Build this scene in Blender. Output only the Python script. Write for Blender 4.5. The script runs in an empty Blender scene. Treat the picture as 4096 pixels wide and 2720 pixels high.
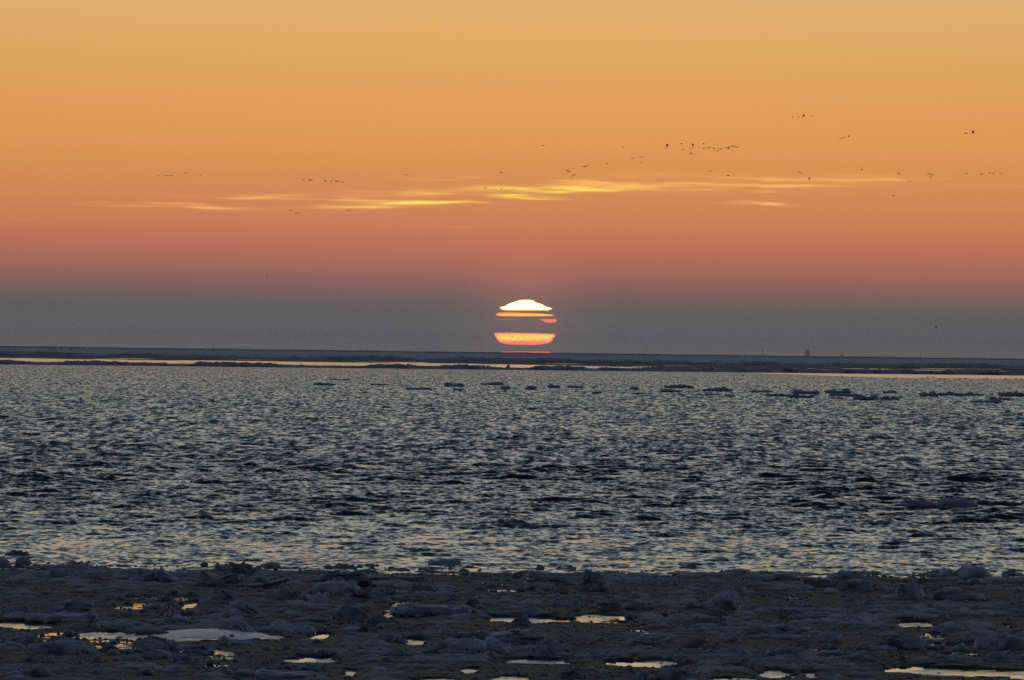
import bpy, bmesh, math, random
import numpy as np

random.seed(7)
rng = np.random.default_rng(11)
sc = bpy.context.scene
COL = sc.collection
R = math.radians

# ------------------------------------------------------------------ camera
CAM_H = 5.0
PITCH, ROLL = 0.00190, 0.0125
FOCAL = 231.0
PXF = 4096 * FOCAL / 36.0            # pixels per unit tangent, photo pixels
f_ = np.array([0, math.cos(PITCH), math.sin(PITCH)])
r0 = np.array([1.0, 0, 0])
u0 = np.array([0, -math.sin(PITCH), math.cos(PITCH)])
r_ = r0 * math.cos(ROLL) + u0 * math.sin(ROLL)
u_ = -r0 * math.sin(ROLL) + u0 * math.cos(ROLL)
CAM = np.array([0, 0, CAM_H])

cam = bpy.data.cameras.new('camera')
cam.lens = FOCAL
cam.sensor_width = 36.0
cam.clip_start = 1.0
cam.clip_end = 300000.0
cam_o = bpy.data.objects.new('camera', cam)
COL.objects.link(cam_o)
from mathutils import Matrix
m = Matrix((( r_[0], u_[0], -f_[0], 0), (r_[1], u_[1], -f_[1], 0), (r_[2], u_[2], -f_[2], CAM_H), (0, 0, 0, 1)))
cam_o.matrix_world = m
sc.camera = cam_o

def ray(px, py):
    d = f_ + r_ * ((px - 2048) / PXF) - u_ * ((py - 1360) / PXF)
    return d / np.linalg.norm(d)

def ground(px, py, z=0.0):
    d = ray(px, py)
    t = (z - CAM_H) / d[2]
    return CAM + d * t

def air(px, py, dist):
    return CAM + ray(px, py) * dist

# ------------------------------------------------------------------ render settings
sc.render.engine = 'CYCLES'
vs = sc.view_settings
vs.view_transform = 'Standard'
vs.look = 'None'
vs.exposure = 0.0
vs.gamma = 1.0
vs.use_curve_mapping = False
sc.cycles.max_bounces = 5
sc.cycles.glossy_bounces = 3
sc.cycles.diffuse_bounces = 2
sc.cycles.use_adaptive_sampling = False
sc.cycles.use_denoising = False
sc.cycles.sample_clamp_indirect = 3.0

# ------------------------------------------------------------------ sky (world)
SUN_AZ = math.atan2(ray(2104, 1250)[0], ray(2104, 1250)[1])
SUN_EL = R(0.40)
def lin(c):
    return tuple((v / 255 / 12.92 if v / 255 <= 0.04045 else ((v / 255 + 0.055) / 1.055) ** 2.4) for v in c)

world = bpy.data.worlds.new('World')
sc.world = world
world.use_nodes = True
nt = world.node_tree
N = nt.nodes
L = nt.links
bg = N['Background']

def wmath(op, a, b=None, c=None, clamp=False):
    n = N.new('ShaderNodeMath')
    n.operation = op
    n.use_clamp = clamp
    for i, v in enumerate((a, b, c)):
        if v is None:
            continue
        if isinstance(v, (int, float)):
            n.inputs[i].default_value = v
        else:
            L.new(v, n.inputs[i])
    return n.outputs[0]

def wmix(fac, a, b, blend='MIX'):
    n = N.new('ShaderNodeMix')
    n.data_type = 'RGBA'
    n.blend_type = blend
    if isinstance(fac, (int, float)):
        n.inputs[0].default_value = fac
    else:
        L.new(fac, n.inputs[0])
    for i, v in ((6, a), (7, b)):
        if isinstance(v, tuple):
            n.inputs[i].default_value = (*v, 1)
        else:
            L.new(v, n.inputs[i])
    return n.outputs[2]

tc = N.new('ShaderNodeTexCoord')
sep = N.new('ShaderNodeSeparateXYZ')
L.new(tc.outputs['Generated'], sep.inputs[0])
DX, DY, DZ = sep.outputs
el0 = wmath('MULTIPLY', wmath('ARCSINE', DZ), 180 / math.pi)
az = wmath('MULTIPLY', wmath('ARCTAN2', DX, DY), 180 / math.pi)
azs = wmath('SUBTRACT', az, math.degrees(SUN_AZ))
sinaz = wmath('SINE', wmath('MULTIPLY', az, math.pi / 180))
el = wmath('MAXIMUM', wmath('ADD', el0, wmath('MULTIPLY', sinaz, 0.22)), 0.0)
t = wmath('SQRT', wmath('DIVIDE', el, 90.0))
ramp = N.new('ShaderNodeValToRGB')
L.new(t, ramp.inputs[0])
STOPS = [(0.0, (122, 120, 120)), (0.12, (116, 115, 115)), (0.23, (107, 107, 108)), (0.36, (103, 101, 101)), (0.46, (116, 101, 97)), (0.587, (146, 102, 97)),
         (0.75, (172, 110, 93)), (0.96, (199, 119, 91)), (1.17, (211, 131, 88)), (1.38, (217, 140, 86)),
         (1.59, (222, 148, 85)), (1.9, (229, 157, 88)), (2.42, (226, 166, 97)), (2.98, (227, 177, 109)),
         (5.0, (211, 195, 164)), (9.0, (195, 194, 183)), (15.0, (174, 182, 183)), (25.0, (138, 151, 162)), (40.0, (100, 116, 134))]
cr = ramp.color_ramp
cr.interpolation = 'LINEAR'
for i, (e, c) in enumerate(STOPS):
    p = math.sqrt(e / 90)
    s = cr.elements[i] if i < 2 else cr.elements.new(p)
    s.position = p
    s.color = (*lin(c), 1)
cosaz = wmath('COSINE', wmath('MULTIPLY', azs, math.pi / 180))
side = wmath('POWER', wmath('MULTIPLY_ADD', cosaz, 0.5, 0.5), 1.6)
low = wmix(side, (0.055, 0.065, 0.095), ramp.outputs[0])
# broad aureole: the sky is a little brighter round the sun's bearing
au = wmath('EXPONENT', wmath('MULTIPLY', wmath('POWER', wmath('DIVIDE', azs, 7.0), 2.0), -1.0))
low = wmix(1.0, low, wmath('MULTIPLY_ADD', au, 0.10, 0.92), 'MULTIPLY')
ad = wmath('ADD', wmath('POWER', wmath('DIVIDE', azs, 0.42), 2.0),
           wmath('POWER', wmath('DIVIDE', wmath('SUBTRACT', el0, 0.38), 0.42), 2.0))
glow = wmath('EXPONENT', wmath('MULTIPLY', ad, -1.0))
low = wmix(glow, low, (0.105, 0.024, 0.011), 'ADD')

# cirrus streaks: (photo x, y, half length, half height, tilt, colour strength, warmth 0 pink .. 1 yellow)
STREAKS = [
    (2230, 757, 270, 9, 0.0, 1.05, 1.0), (2110, 789, 150, 7, 0.02, 0.95, 1.0), (2400, 740, 260, 14, 0.01, .35, .4),
    (1690, 812, 260, 7, 0.006, 0.75, 0.75), (1480, 826, 230, 9, 0.004, .5, .4), (1500, 800, 420, 9, .03, .30, .25),
    (1250, 795, 520, 7, 0.018, 0.35, 0.15), (760, 826, 420, 8, 0.022, 0.6, 0.12), (520, 818, 260, 8, 0.0, 0.4, 0.0),
    (1000, 790, 250, 6, 0.02, 0.3, 0.1), (1720, 765, 420, 14, -0.012, 0.30, 0.15), (1800, 776, 380, 7, -0.02, .25, .35),
    (1750, 714, 170, 8, -0.01, 0.25, 0.2), (1890, 707, 90, 6, 0.02, 0.25, 0.2), (2600, 742, 320, 12, 0.01, .5, .15),
    (2880, 737, 260, 8, 0.03, 0.45, 0.15), (3200, 746, 260, 10, -0.02, 0.35, 0.15), (3050, 712, 300, 10, 0.03, .32, .15),
    (3330, 722, 160, 10, 0.01, 0.3, 0.1), (3560, 715, 240, 9, 0.035, 0.35, 0.1), (3480, 697, 200, 6, 0.0, 0.2, 0.05),
    (3040, 814, 170, 6, 0.03, 0.55, 0.08), (3090, 819, 60, 4, 0.02, 0.25, 0.5), (3080, 769, 100, 5, 0.0, 0.25, 0.1),
    (1840, 906, 70, 5, -0.03, 0.3, 0.0), (2750, 757, 180, 7, 0.0, .4, .15), (4000, 742, 170, 6, .02, .2, 0), (2600, 700, 250, 10, .01, .18, .1),
    (150, 880, 220, 10, .01, .15, 0), (1350, 835, 260, 8, .0, .3, .2), (2300, 722, 120, 5, .03, .5, .8),
]
nz = N.new('ShaderNodeTexNoise')
nz.noise_dimensions = '3D'
cmb = N.new('ShaderNodeCombineXYZ')
L.new(wmath('MULTIPLY', az, 1.3), cmb.inputs[0])
L.new(wmath('MULTIPLY', el0, 6.0), cmb.inputs[1])
L.new(cmb.outputs[0], nz.inputs['Vector'])
nz.inputs['Scale'].default_value = 1.0
nz.inputs['Detail'].default_value = 3.0
warp = wmath('MULTIPLY', wmath('SUBTRACT', nz.outputs['Fac'], 0.5), 0.075)
elw = wmath('ADD', el0, warp)
nz2 = N.new('ShaderNodeTexNoise')
cmb2 = N.new('ShaderNodeCombineXYZ')
L.new(wmath('MULTIPLY', az, 1.6), cmb2.inputs[0])
L.new(wmath('MULTIPLY', el0, 38.0), cmb2.inputs[1])
L.new(cmb2.outputs[0], nz2.inputs['Vector'])
nz2.inputs['Scale'].default_value = 1.0
nz2.inputs['Detail'].default_value = 4.0
fibre = wmath('MULTIPLY_ADD', nz2.outputs['Fac'], 5.6, -1.85, clamp=False)
fibre = wmath('MAXIMUM', fibre, 0.12)
cl = None
for (x, y, hl, hh, tilt, st, warm) in STREAKS:
    d = ray(x, y)
    a0 = math.degrees(math.atan2(d[0], d[1]))
    e0 = math.degrees(math.asin(d[2]))
    k = math.degrees(1 / PXF)
    du = wmath('SUBTRACT', az, a0)
    u = wmath('DIVIDE', du, hl * k * 0.72)
    # tilt in the photo frame is clockwise; the frame itself is rolled
    v = wmath('SUBTRACT', elw, wmath('MULTIPLY_ADD', du, -(tilt - ROLL), e0))
    v = wmath('DIVIDE', v, hh * k * 0.95)
    g = wmath('EXPONENT', wmath('MULTIPLY', wmath('ADD', wmath('MULTIPLY', u, u), wmath('MULTIPLY', v, v)), -1.0))
    g = wmath('MULTIPLY', g, st * (2.3 if x > 2950 else 1.75))
    c = (0.21 + 0.15 * warm, 0.085 + 0.36 * warm, 0.035 - 0.015 * warm)
    cl = wmix(g, cl if cl is not None else (0, 0, 0), c, 'ADD')
cl = wmix(1.0, cl, fibre, 'MULTIPLY')
low = wmix(1.0, low, cl, 'ADD')

sky = N.new('ShaderNodeTexSky')
sky.sky_type = 'NISHITA'
sky.sun_disc = False
sky.sun_elevation = SUN_EL
sky.sun_rotation = SUN_AZ
sky.ozone_density = 2.4
sky.dust_density = 2.0
SKY_K = 0.15
up = wmix(1.0, sky.outputs[0], (SKY_K, SKY_K, SKY_K), 'MULTIPLY')
mr = N.new('ShaderNodeMapRange')
mr.interpolation_type = 'SMOOTHSTEP'
L.new(el, mr.inputs[0])
mr.inputs[1].default_value = 22.0
mr.inputs[2].default_value = 58.0
final = wmix(mr.outputs[0], low, up)
L.new(final, bg.inputs[0])
bg.inputs[1].default_value = 1.0

# the setting sun is veiled: it gives hardly any direct light
sun = bpy.data.lights.new('sun_lamp', 'SUN')
sun.energy = 0.0015
sun.angle = R(0.53)
sun.color = (1.0, 0.24, 0.10)
sun_lo = bpy.data.objects.new('sun_lamp', sun)
COL.objects.link(sun_lo)
from mathutils import Vector
sd = Vector((math.sin(SUN_AZ) * math.cos(SUN_EL), math.cos(SUN_AZ) * math.cos(SUN_EL), math.sin(SUN_EL)))
sun_lo.rotation_euler = sd.to_track_quat('Z', 'Y').to_euler()
sun_lo.location = (0, 0, 60)

# ------------------------------------------------------------------ helpers
def hash3(ix, iy, iz, seed):
    h = (ix.astype(np.int64) * 374761393 + iy.astype(np.int64) * 668265263 + iz.astype(np.int64) * 2147483647 + seed * 144665) & 0xFFFFFFFF
    h = ((h ^ (h >> 13)) * 1274126177) & 0xFFFFFFFF
    h = ((h ^ (h >> 16)) * 2246822519) & 0xFFFFFFFF
    return ((h ^ (h >> 15)) & 0xFFFFFF) / float(0xFFFFFF)

def vnoise(p, seed=0):
    """value noise, p (n,3) -> 0..1"""
    i = np.floor(p).astype(np.int64)
    w = p - i
    w = w * w * w * (w * (w * 6 - 15) + 10)
    out = np.zeros(len(p))
    for a in (0, 1):
        wx = w[:, 0] if a else 1 - w[:, 0]
        for b in (0, 1):
            wy = w[:, 1] if b else 1 - w[:, 1]
            for c in (0, 1):
                wz = w[:, 2] if c else 1 - w[:, 2]
                out += wx * wy * wz * hash3(i[:, 0] + a, i[:, 1] + b, i[:, 2] + c, seed)
    return out

def fbm(p, oct=4, seed=0, gain=0.5, billow=False):
    s, a, tot = 0, 1.0, 0
    q = np.asarray(p, float)
    for k in range(oct):
        n = vnoise(q * (2.03 ** k) + 17.3 * k, seed + k)
        if billow:
            n = np.abs(2 * n - 1)
        s = s + a * n
        tot += a
        a *= gain
    return s / tot

def P3(x, y, z=0.0):
    x, y = np.broadcast_arrays(np.asarray(x, float), np.asarray(y, float))
    return np.stack([x.ravel(), y.ravel(), np.full(x.size, z)], 1)

def sstep(a, b, x):
    q = np.clip((x - a) / (b - a), 0, 1)
    return q * q * (3 - 2 * q)

def mesh_np(name, V, F, smooth=True):
    """V (n,3), F (m,k) int arrays, k = 3 or 4"""
    me = bpy.data.meshes.new(name)
    V = np.ascontiguousarray(V, np.float32)
    F = np.ascontiguousarray(F, np.int32)
    k = F.shape[1]
    me.vertices.add(len(V))
    me.vertices.foreach_set('co', V.ravel())
    me.loops.add(F.size)
    me.loops.foreach_set('vertex_index', F.ravel())
    me.polygons.add(len(F))
    me.polygons.foreach_set('loop_start', np.arange(0, F.size, k, dtype=np.int32))
    if smooth:
        me.polygons.foreach_set('use_smooth', np.ones(len(F), bool))
    me.update(calc_edges=True)
    return me

def grid_faces(nr, nc):
    i = np.arange((nr - 1) * nc).reshape(nr - 1, nc)[:, :-1].ravel()
    return np.stack([i, i + 1, i + nc + 1, i + nc], 1)

def put(name, me, mat=None, parent=None, loc=(0, 0, 0), rot=(0, 0, 0), scale=(1, 1, 1)):
    o = bpy.data.objects.new(name, me)
    COL.objects.link(o)
    o.location = [float(v) for v in loc]
    o.rotation_euler = rot
    o.scale = scale
    if mat is not None and len(me.materials) == 0:
        me.materials.append(mat)
    if parent is not None:
        o.parent = parent
    return o

def tag(o, label=None, cat=None, group=None, kind=None):
    if label: o['label'] = label
    if cat: o['category'] = cat
    if group: o['group'] = group
    if kind: o['kind'] = kind
    return o

# ------------------------------------------------------------------ materials
def new_mat(name):
    ma = bpy.data.materials.new(name)
    ma.use_nodes = True
    return ma, ma.node_tree.nodes, ma.node_tree.links, ma.node_tree.nodes['Principled BSDF']

def noise_node(n, l, scale, detail=3, rough=0.5, vec=None, stretch=None):
    tcn = n.new('ShaderNodeTexCoord')
    t = n.new('ShaderNodeTexNoise')
    t.inputs['Scale'].default_value = scale
    t.inputs['Detail'].default_value = detail
    t.inputs['Roughness'].default_value = rough
    src = tcn.outputs['Object'] if vec is None else vec
    if stretch:
        mp = n.new('ShaderNodeMapping')
        mp.inputs['Scale'].default_value = stretch
        l.new(src, mp.inputs[0])
        src = mp.outputs[0]
    l.new(src, t.inputs['Vector'])
    return t.outputs['Fac']

def bump(n, l, h, strength, dist, prev=None):
    b = n.new('ShaderNodeBump')
    b.inputs['Strength'].default_value = strength
    b.inputs['Distance'].default_value = dist
    l.new(h, b.inputs['Height'])
    if prev is not None:
        l.new(prev, b.inputs['Normal'])
    return b.outputs[0]

def slope_normal(n, l, layers, bias=0.0):
    """normal tilted by noise slopes: layers of (scale, slope strength, stretch); reads the same at any distance"""
    geo = n.new('ShaderNodeNewGeometry')
    acc = geo.outputs['Normal']
    for (scale, k, stretch) in layers:
        mp = n.new('ShaderNodeMapping')
        mp.inputs['Scale'].default_value = stretch
        l.new(geo.outputs['Position'], mp.inputs[0])
        t = n.new('ShaderNodeTexNoise')
        t.inputs['Scale'].default_value = scale
        t.inputs['Detail'].default_value = 2.0
        l.new(mp.outputs[0], t.inputs['Vector'])
        sub = n.new('ShaderNodeVectorMath')
        sub.operation = 'MULTIPLY_ADD'
        l.new(t.outputs['Color'], sub.inputs[0])
        sub.inputs[1].default_value = (k, k, 0)
        sub.inputs[2].default_value = (-k * .5, -k * .5 - bias / len(layers), 0)
        ad_ = n.new('ShaderNodeVectorMath')
        ad_.operation = 'ADD'
        l.new(acc, ad_.inputs[0])
        l.new(sub.outputs[0], ad_.inputs[1])
        acc = ad_.outputs[0]
    nm = n.new('ShaderNodeVectorMath')
    nm.operation = 'NORMALIZE'
    l.new(acc, nm.inputs[0])
    return nm.outputs[0]

def water_mat(name, rough, layers, bias=0.0):
    ma, n, l, b = new_mat(name)
    b.inputs['Base Color'].default_value = (0.040, 0.049, 0.054, 1)
    b.inputs['Roughness'].default_value = rough
    b.inputs['IOR'].default_value = 1.333
    if layers:
        l.new(slope_normal(n, l, layers, bias), b.inputs['Normal'])
    return ma

def ice_mat(name, c1, c2, scale, rough=0.75, bsc=30, bdist=0.02, bst=0.6, spec=0.3, big=None, slopes=None, crust=None):
    ma, n, l, b = new_mat(name)
    geo = n.new('ShaderNodeNewGeometry')
    f = noise_node(n, l, scale, 4, 0.6, vec=geo.outputs['Position'], stretch=big)
    rp = n.new('ShaderNodeValToRGB')
    rp.color_ramp.elements[0].position = 0.35
    rp.color_ramp.elements[1].position = 0.68
    rp.color_ramp.elements[0].color = (*c1, 1)
    rp.color_ramp.elements[1].color = (*c2, 1)
    l.new(f, rp.inputs[0])
    l.new(rp.outputs[0], b.inputs['Base Color'])
    b.inputs['Roughness'].default_value = rough
    b.inputs['IOR'].default_value = 1.31
    b.inputs['Specular IOR Level'].default_value = spec
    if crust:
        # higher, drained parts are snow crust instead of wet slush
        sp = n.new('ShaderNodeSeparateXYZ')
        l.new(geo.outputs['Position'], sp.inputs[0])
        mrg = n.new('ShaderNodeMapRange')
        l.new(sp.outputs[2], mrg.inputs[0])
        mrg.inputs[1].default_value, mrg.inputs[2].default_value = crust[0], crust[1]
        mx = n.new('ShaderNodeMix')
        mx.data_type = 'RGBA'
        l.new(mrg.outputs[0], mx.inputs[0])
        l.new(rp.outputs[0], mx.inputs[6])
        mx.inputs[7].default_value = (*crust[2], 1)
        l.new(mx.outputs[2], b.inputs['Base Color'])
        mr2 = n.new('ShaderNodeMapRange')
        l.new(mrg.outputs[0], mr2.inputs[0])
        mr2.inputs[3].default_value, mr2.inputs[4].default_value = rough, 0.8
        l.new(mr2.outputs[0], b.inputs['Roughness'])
    if slopes:
        l.new(slope_normal(n, l, slopes), b.inputs['Normal'])
    elif bst:
        h = noise_node(n, l, bsc, 4, 0.65, vec=geo.outputs['Position'])
        l.new(bump(n, l, h, bst, bdist), b.inputs['Normal'])
    return ma

M_WAVE = water_mat('open_water', 0.08, [(1.0, 0.35, (1.4, 0.7, 1)), (1.0, 1.0, (5.5, 3.4, 1)), (1.0, 0.15, (0.5, 0.06, 1))], bias=0.10)
M_WAVEFAR = water_mat('open_water_far', 0.10, [(1.0, 0.75, (1.5, 0.8, 1)), (1.0, 0.6, (4.4, 2.8, 1)), (1.0, 0.7, (2.8, 0.22, 1))], bias=0.19)
M_CALM = water_mat('calm_water', 0.05, [(1.0, 0.07, (0.9, 0.4, 1)), (1.0, 0.05, (5, 3, 1))], bias=.006)
_n, _l = M_CALM.node_tree.nodes, M_CALM.node_tree.links
_f = noise_node(_n, _l, 0.8, 4, 0.6, stretch=(1.0, 0.5, 1))
_m = _n.new('ShaderNodeMapRange')
_l.new(_f, _m.inputs[0])
_m.inputs[1].default_value, _m.inputs[2].default_value, _m.inputs[3].default_value, _m.inputs[4].default_value = .42, .62, .04, .36
_l.new(_m.outputs[0], _n['Principled BSDF'].inputs['Roughness'])
M_CALMFAR = water_mat('calm_far_water', 0.15, [(1.0, 0.07, (.25, 0.02, 1)), (1.0, .04, (2, 1, 1))], bias=0.007)
M_SEA = water_mat('deep_water', 0.2, [(1.0, 1.2, (1.1, 0.55, 1))])
M_ICE = ice_mat('snowy_ice', (0.20, 0.225, 0.26), (0.64, 0.71, 0.81), 2.2, bsc=22, bdist=0.03, bst=0.7)
M_ICED = ice_mat('wet_ice', (0.14, 0.155, 0.175), (0.36, 0.385, 0.42), 3.0, rough=0.6, bsc=18, bdist=0.03, bst=0.7)
M_FLOE = ice_mat('floe_ice', (0.28, 0.32, 0.37), (0.52, 0.57, 0.63), 0.8, bst=0, spec=.1)
M_FIELD = ice_mat('snow_field', (0.46, 0.50, 0.60), (0.64, 0.69, 0.80), 0.012, rough=0.95, bst=0, spec=0.05, big=(0.3, .25, 1))
M_RIDGE = ice_mat('rubble_ice', (0.22, 0.24, 0.28), (0.46, 0.49, 0.55), 0.2, rough=.9, bst=0, spec=.1)
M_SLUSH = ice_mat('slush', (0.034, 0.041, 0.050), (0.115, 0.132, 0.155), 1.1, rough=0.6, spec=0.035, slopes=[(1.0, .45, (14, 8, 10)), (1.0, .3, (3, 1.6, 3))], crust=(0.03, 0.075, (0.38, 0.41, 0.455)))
M_FARSLUSH = ice_mat('far_slush', (0.10, 0.105, 0.115), (0.20, 0.21, 0.225), 0.05, rough=0.8, bst=0, spec=0.12, big=(1, .2, 1))
M_GLAZE = ice_mat('glazed_ice', (0.48, 0.55, 0.64), (0.62, 0.69, 0.78), 1.5, rough=0.38, spec=0.45, slopes=[(1.0, .25, (9, 5, 1)), (1.0, .1, (2, 1, 1))])

def plain_mat(name, c, rough=0.8, sc_=3.0, var=0.25):
    ma, n, l, b = new_mat(name)
    f = noise_node(n, l, sc_, 3)
    rp = n.new('ShaderNodeValToRGB')
    rp.color_ramp.elements[0].color = (*[v * (1 - var) for v in c], 1)
    rp.color_ramp.elements[1].color = (*[v * (1 + var) for v in c], 1)
    l.new(f, rp.inputs[0])
    l.new(rp.outputs[0], b.inputs['Base Color'])
    b.inputs['Roughness'].default_value = rough
    return ma

M_BIRD = plain_mat('dark_plumage', (0.020, 0.016, 0.014), 0.9, 8)
M_SHORE = plain_mat('shore_scrub', (0.06, 0.065, 0.07), 0.95, 0.01)
M_TOWER = plain_mat('haze_tinted_cladding', (0.58, 0.66, 0.72), 0.8, 0.1, 0.1)  # base colour lightened to match the haze, distance fading painted in
M_GLASS = plain_mat('dark_window', (0.12, 0.15, 0.18), 0.3, 0.1, 0.1)
M_STEEL = plain_mat('marker_steel', (0.10, 0.10, 0.11), 0.7, 2)

# ------------------------------------------------------------------ sea sheets
rr = np.array([0.0, 40, 95, 400, 1500, 4000, 12000, 30000, 40000])
na = 96
V = [(0, 0, -0.6)]
for r in rr[1:]:
    for k in range(na):
        a = 2 * math.pi * k / na
        V.append((r * math.sin(a), r * math.cos(a), -0.6))
Fs = []
me = bpy.data.meshes.new('sea')
faces = [(0, 1 + (k + 1) % na, 1 + k) for k in range(na)]
for i in range(len(rr) - 2):
    b0, b1 = 1 + i * na, 1 + (i + 1) * na
    for k in range(na):
        k2 = (k + 1) % na
        faces.append((b0 + k, b0 + k2, b1 + k2, b1 + k))
me.from_pydata(V, [], faces)
me.update()
tag(put('sea', me, M_SEA), 'dark sea reaching under the ice to the horizon', kind='structure')

def bearing_px(x, y):
    """photo column of a point near the horizon"""
    return 2048 + x / y * PXF

def bar_dist(px):
    """distance of the far ice bar along a photo column"""
    return 1815 + 175 * np.clip(px / 4096, -.5, 1.5)

HALF = 0.096          # half width of the wedge of built water, tangent
EDGE = 151.0          # where the brash ice meets open water

# wind waves: sum of sines, most crests lying across the view
comps = []
for k in range(170):
    lam = 0.36 * (5.2 / 0.36) ** (rng.random())
    th = rng.normal(0.12, 0.62)
    sgn = -1
    kk = 2 * math.pi / lam
    comps.append((lam, kk * math.sin(th), kk * math.cos(th) * sgn, rng.random() * 6.283))
def slope_w(lam):
    return np.where(lam < 1.8, 1.0, (1.8 / lam) ** 0.8) * np.where(lam < 0.8, 0.75, 1.0)
RMS = 0.18
tot = sum(float(slope_w(np.array(c[0]))) ** 2 / 2 for c in comps)
norm = RMS / math.sqrt(tot)

def wave_patch(name, d, cols, half=HALF):
    nr = len(d)
    s = np.linspace(-half, half, cols)
    X = d[:, None] * s[None, :]
    Y = np.repeat(d[:, None], cols, 1)
    dr = np.gradient(d)
    px = bearing_px(X, Y)
    gust = fbm(P3(X / 26, Y / 55), 3, 5).reshape(X.shape)
    gust = 0.65 + 0.7 * sstep(0.25, 0.75, gust)
    calm = 0.42 + 0.58 * sstep(EDGE + 2, EDGE + 70, Y)
    amp = gust * calm
    # hand over to the calm lead along the far rim
    Z = np.zeros_like(X)
    DXh = np.zeros_like(X)
    DYh = np.zeros_like(X)
    for lam, kx, ky, ph in comps:
        kk = 2 * math.pi / lam
        a = norm * float(slope_w(np.array(lam))) / kk
        w = sstep(1.1, 2.2, lam / np.maximum(dr, d * (2 * HALF / cols) * 0.9))
        w = w * (1 + (0.35 * sstep(230, 520, d) if lam > 2.4 else 0))
        rows = np.where(w > 0.01)[0]
        if len(rows) == 0:
            continue
        r1 = rows.max() + 1
        A = kx * X[:r1] + ky * Y[:r1] + ph
        Z[:r1] += (a * w[:r1])[:, None] * np.sin(A)
        c = np.cos(A)
        DYh[:r1] += (a * w[:r1] * ky / kk * 1.15)[:, None] * c
        DXh[:r1] += (a * w[:r1] * kx / kk * 0.9)[:, None] * c
    V = np.stack([X + DXh * amp, Y + DYh * amp, Z * amp], 2)
    F = grid_faces(nr, cols)
    return V, F, px, Y

dA = np.linspace(EDGE - 4, 290, 760)
VA, FA, _, _ = wave_patch('near', dA, 390, .112)
uB = np.linspace(0, 1, 1100)
dB = 290 * (2060 / 290) ** uB
VB, FB, pxB, YB = wave_patch('far', dB, 360)
# the rim of the rippled water: up to the ice bar on the left, nearer on the right
rim = bar_dist(pxB) + 6 - 330 * sstep(2800, 3600, pxB) + 60 * (fbm(P3(pxB / 120, YB * 0), 3, 9).reshape(YB.shape) - 0.5) * sstep(2600, 3000, pxB)
lowz = sstep(rim - 25, rim + 5, YB)
VB[:, :, 2] = VB[:, :, 2] * (1 - lowz) - 0.35 * lowz
me = mesh_np('open_water', VA.reshape(-1, 3), FA)
tag(put('open_water', me, M_WAVE), 'rippled grey open water between the ice fields', kind='structure')
me = mesh_np('open_water', VB.reshape(-1, 3), FB)
tag(put('open_water', me, M_WAVEFAR), 'rippled grey open water further out towards the ice', kind='structure')

def sheet(name, d0, d1, z, mat, label, n=8):
    d = np.linspace(d0, d1, n)
    s = np.linspace(-.125, .125, 9)
    X = d[:, None] * s[None, :]
    Y = np.repeat(d[:, None], 9, 1)
    V = np.stack([X, Y, np.full_like(X, z)], 2).reshape(-1, 3)
    return tag(put(name, mesh_np(name, V, grid_faces(n, 9)), mat), label, kind='structure')
sheet('calm_water', 84, EDGE - 1, -0.02, M_CALM, 'still water showing as mirror pools between the slush')
sheet('calm_water', 1480, 3900, -0.02, M_CALMFAR, 'smooth bright lead of water below the far ice')

# ------------------------------------------------------------------ slush and pools in the foreground
# pools: photo x0, x1, y0, y1
POOLS = [(-60, 255, 2484, 2508), (324, 498, 2526, 2548), (500, 1120, 2538, 2556), (1151, 1366, 2624, 2644), (1372, 1437, 2676, 2693),
         (755, 790, 2402, 2421), (1244, 1320, 2526, 2546), 
         (1566, 1647, 2408, 2430), (1609, 1719, 2546, 2574), (1940, 2300, 2463, 2490), (2260, 2540, 2459, 2484), (2008, 2303, 2636, 2652),
         (2419, 2725, 2642, 2661), (1840, 1921, 2671, 2684), (1973, 2120, 2705, 2717), (1655, 1830, 2709, 2722),
         (3593, 3717, 2480, 2505), (3541, 3800, 2662, 2690), (3700, 4200, 2672, 2702), (3033, 3171, 2679, 2701), (3212, 3264, 2685, 2704),
         (2842, 3020, 2710, 2724), (4020, 4052, 2497, 2509), 
         ]
SLC = 500
SLR = 500
dS = np.linspace(92, EDGE + 5, SLR)
sS = np.linspace(-.125, .125, SLC)
X = dS[:, None] * sS[None, :]
Y = np.repeat(dS[:, None], SLC, 1)
base = fbm(P3(X * 1.1, Y * 0.6), 4, 21).reshape(X.shape)
fine = fbm(P3(X * 7, Y * 4), 3, 31).reshape(X.shape)
bil = fbm(P3(X * 2.2, Y * 1.1), 3, 23, billow=True).reshape(X.shape)
patch = sstep(.34, .56, fbm(P3(X * .5, Y * .22), 3, 27).reshape(X.shape))
Zs = 0.012 + 0.05 * (base - 0.42) + 0.045 * (fine - 0.45) + patch * (.17 * np.clip(bil - .22, 0, 1) + .03 * np.clip(fine - .45, 0, 1))
wob = (fbm(P3(X * 1.6, Y * 0.9), 4, 41).reshape(X.shape) - 0.5)
wob2 = (fbm(P3(X * 5, Y * 2.2), 3, 43).reshape(X.shape) - 0.5)
pool_f = np.full(X.shape, -9.0)
for (x0, x1, y0, y1) in POOLS:
    c = ground((x0 + x1) / 2, (y0 + y1) / 2)
    a = ground(x0, (y0 + y1) / 2)
    b = ground(x1, (y0 + y1) / 2)
    n_ = ground((x0 + x1) / 2, y1)
    f2 = ground((x0 + x1) / 2, y0)
    hw = abs(b[0] - a[0]) / 2
    hd = abs(f2[1] - n_[1]) / 2
    hd = hd * 1.0 + .4
    q = 1.10 - np.sqrt(np.abs((X - c[0]) / hw) ** 2.6 + np.abs((Y - (f2[1] + n_[1]) / 2 + .25) / hd) ** 2.2 + 1e-6)
    pool_f = np.maximum(pool_f, q)
strand = fbm(P3(X * 1.3, Y * 2.4), 3, 45).reshape(X.shape)
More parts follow.
